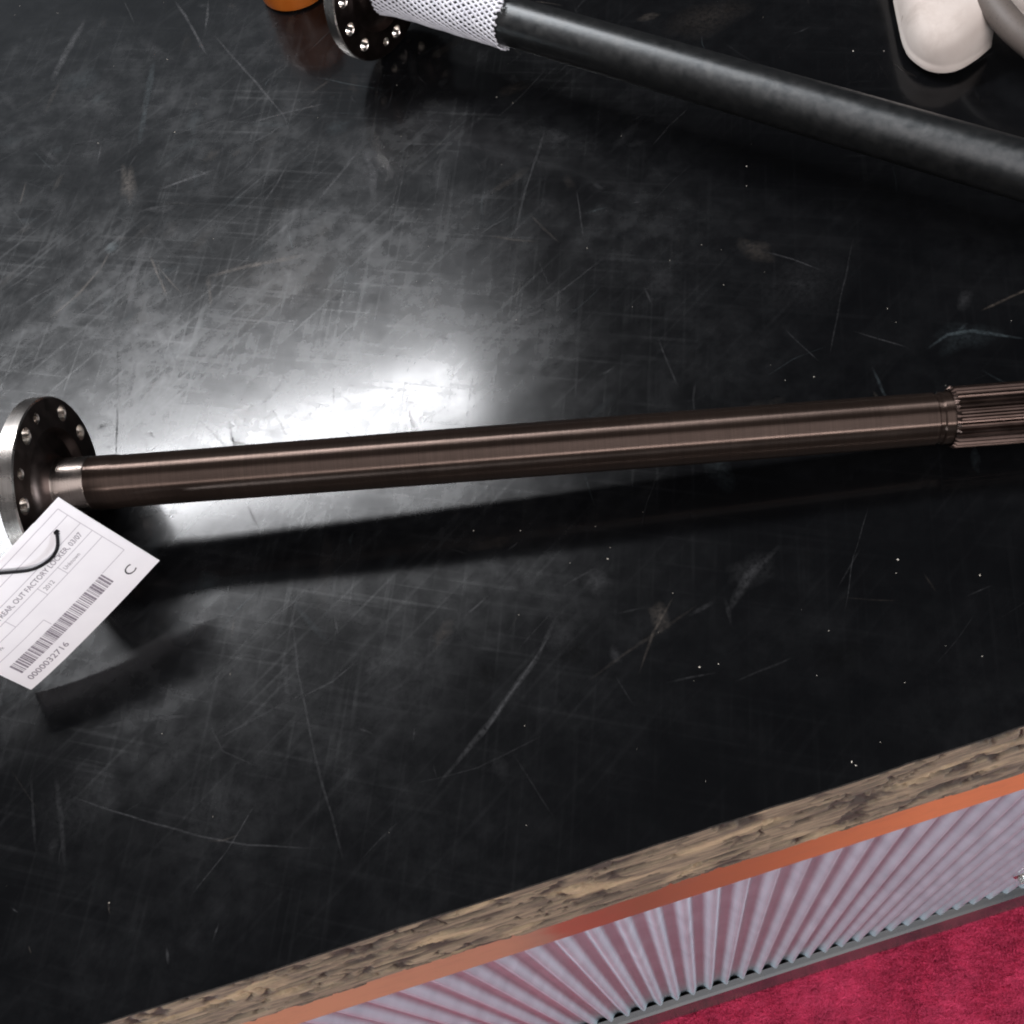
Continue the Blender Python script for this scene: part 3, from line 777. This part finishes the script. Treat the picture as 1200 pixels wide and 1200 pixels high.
# tie through the tag
def tp(u, v_, n): return TM @ Vector((u / 1000, v_ / 1000, n / 1000))
tie = tube('cable_tie', [tp(90.5, 55.0, -2.0), tp(89.0, 54.2, -.6), tp(87.6, 53.0, 1.2), tp(82.6, 48.9, 2.6), tp(77.5, 47.4, 3.6), tp(71.5, 48.2, 4.2), tp(64.4, 51.6, 4.2), tp(55.5, 60.5, 3.2), tp(47, 68, 1.0), tp(44, 74, -4),
                         Vector((-.300, .245, .078)), Vector((-.283, .262, .066)), Vector((-.264, .268, .058)), Vector((-.248, .245, .055))], .0009, MAT_TIE)
tie['label'] = 'thin black tie looped through the white tag onto the flange'; tie['category'] = 'cable tie'

# ------------------------------------------------------------------ things at the back edge of the picture
can = thing('orange_can', 'orange round container behind the rear axle flange at the top edge', 'container', (-.0365, .7245, 0))
def vlathe(name, prof, mat, parent, n=64):
    vs = []; fs = []
    for z, r in prof:
        for k in range(n):
            t = 2 * PI * k / n; vs.append((r * math.cos(t), r * math.sin(t), z))
    for i in range(len(prof) - 1):
        for k in range(n):
            k2 = (k + 1) % n; fs.append((i * n + k, i * n + k2, (i + 1) * n + k2, (i + 1) * n + k))
    fs.append(tuple(range(n - 1, -1, -1))); fs.append(tuple((len(prof) - 1) * n + k for k in range(n)))
    o = pydata(name, vs, fs, mat, parent); o.data.set_sharp_from_angle(angle=math.radians(40)); return o
vlathe('body', [(.0005, .0262), (.002, .0282), (.006, .0288), (.050, .0288), (.056, .0265), (.058, .018)], MAT_ORANGE_CAN, can)
vlathe('cap', [(.058, .016), (.059, .0172), (.074, .0170), (.0755, .0155)], MAT_INK_DARK, can)

def moulded(name, outline, h, z0, mat, lip=.0035, parent=None):
    """domed moulding over a closed plan outline, with a thin lip round its foot"""
    n = len(outline); c = sum((Vector(p) for p in outline), Vector((0, 0))) / n
    rings = [(1.0, 0), (1.0, lip), (.992, lip + .0005), (.988, lip + .003), (.97, .40), (.90, .62), (.80, .82), (.64, .94), (.42, .985), (.2, 1.0)]
    vs = []; fs = []
    for k, (s, z) in enumerate(rings):
        zz = z if k < 4 else lip + .003 + (h - lip - .003) * z
        for p in outline:
            q = c + (Vector(p) - c) * s
            vs.append((q.x, q.y, z0 + zz + .0006 * noise.noise(Vector((q.x * 60, q.y * 60, zz * 40)))))
    for k in range(len(rings) - 1):
        for i in range(n):
            i2 = (i + 1) % n
            fs.append((k * n + i, k * n + i2, (k + 1) * n + i2, (k + 1) * n + i))
    fs.append(tuple((len(rings) - 1) * n + i for i in range(n))); fs.append(tuple(range(n - 1, -1, -1)))
    o = pydata(name, vs, fs, mat, parent); o.data.set_sharp_from_angle(angle=math.radians(50)); return o
def smooth_outline(pts, res=6, sharp=()):
    P = [Vector(p) for p in pts]; n = len(P); out = []
    for i in range(n):
        a, b_, c, d = P[i - 1], P[i], P[(i + 1) % n], P[(i + 2) % n]
        if i in sharp: a = b_ * 2 - c
        if (i + 1) % n in sharp: d = c * 2 - b_
        for k in range(res):
            t = k / res
            out.append(.5 * ((2 * b_) + (c - a) * t + (2 * a - 5 * b_ + 4 * c - d) * t * t + (3 * b_ - a - 3 * c + d) * t ** 3))
    return out
ol = smooth_outline([(.3860, .5640), (.3650, .5090), (.3520, .4700), (.3445, .4450), (.3435, .4280), (.3490, .4150), (.3610, .4085), (.3760, .4105), (.3935, .4190), (.4010, .4460), (.4160, .4940), (.4380, .5640)], 6, (8,))
shell = moulded('moulded_cover', ol, .030, .006, MAT_CREAM)
shell.location.x = .0025
shell['label'] = 'cream rounded plastic moulding behind the rear shaft, left of the grey rod'; shell['category'] = 'plastic moulding'
ol = smooth_outline([(.4340, .4380), (.4250, .4520), (.4260, .5000), (.4400, .5300), (.4750, .5300), (.4800, .4700), (.4600, .4330)], 6)
sh2 = moulded('moulded_cover', ol, .026, .0005, MAT_CREAM)
sh2['label'] = 'pale plastic piece in the top right corner, right of the grey rod'; sh2['category'] = 'plastic moulding'
rod = tube('grey_rod', [(.4050, .5000, .0300), (.3985, .4560, .0330), (.3950, .4200, .0330), (.3975, .3960, .0310), (.4075, .3720, .0260), (.4250, .3500, .0190), (.4500, .3300, .0105)], .0088, MAT_PIPE, None, 20, 8)
rod['label'] = 'speckled grey curved rod beside the cream moulding at the top right'; rod['category'] = 'rod'
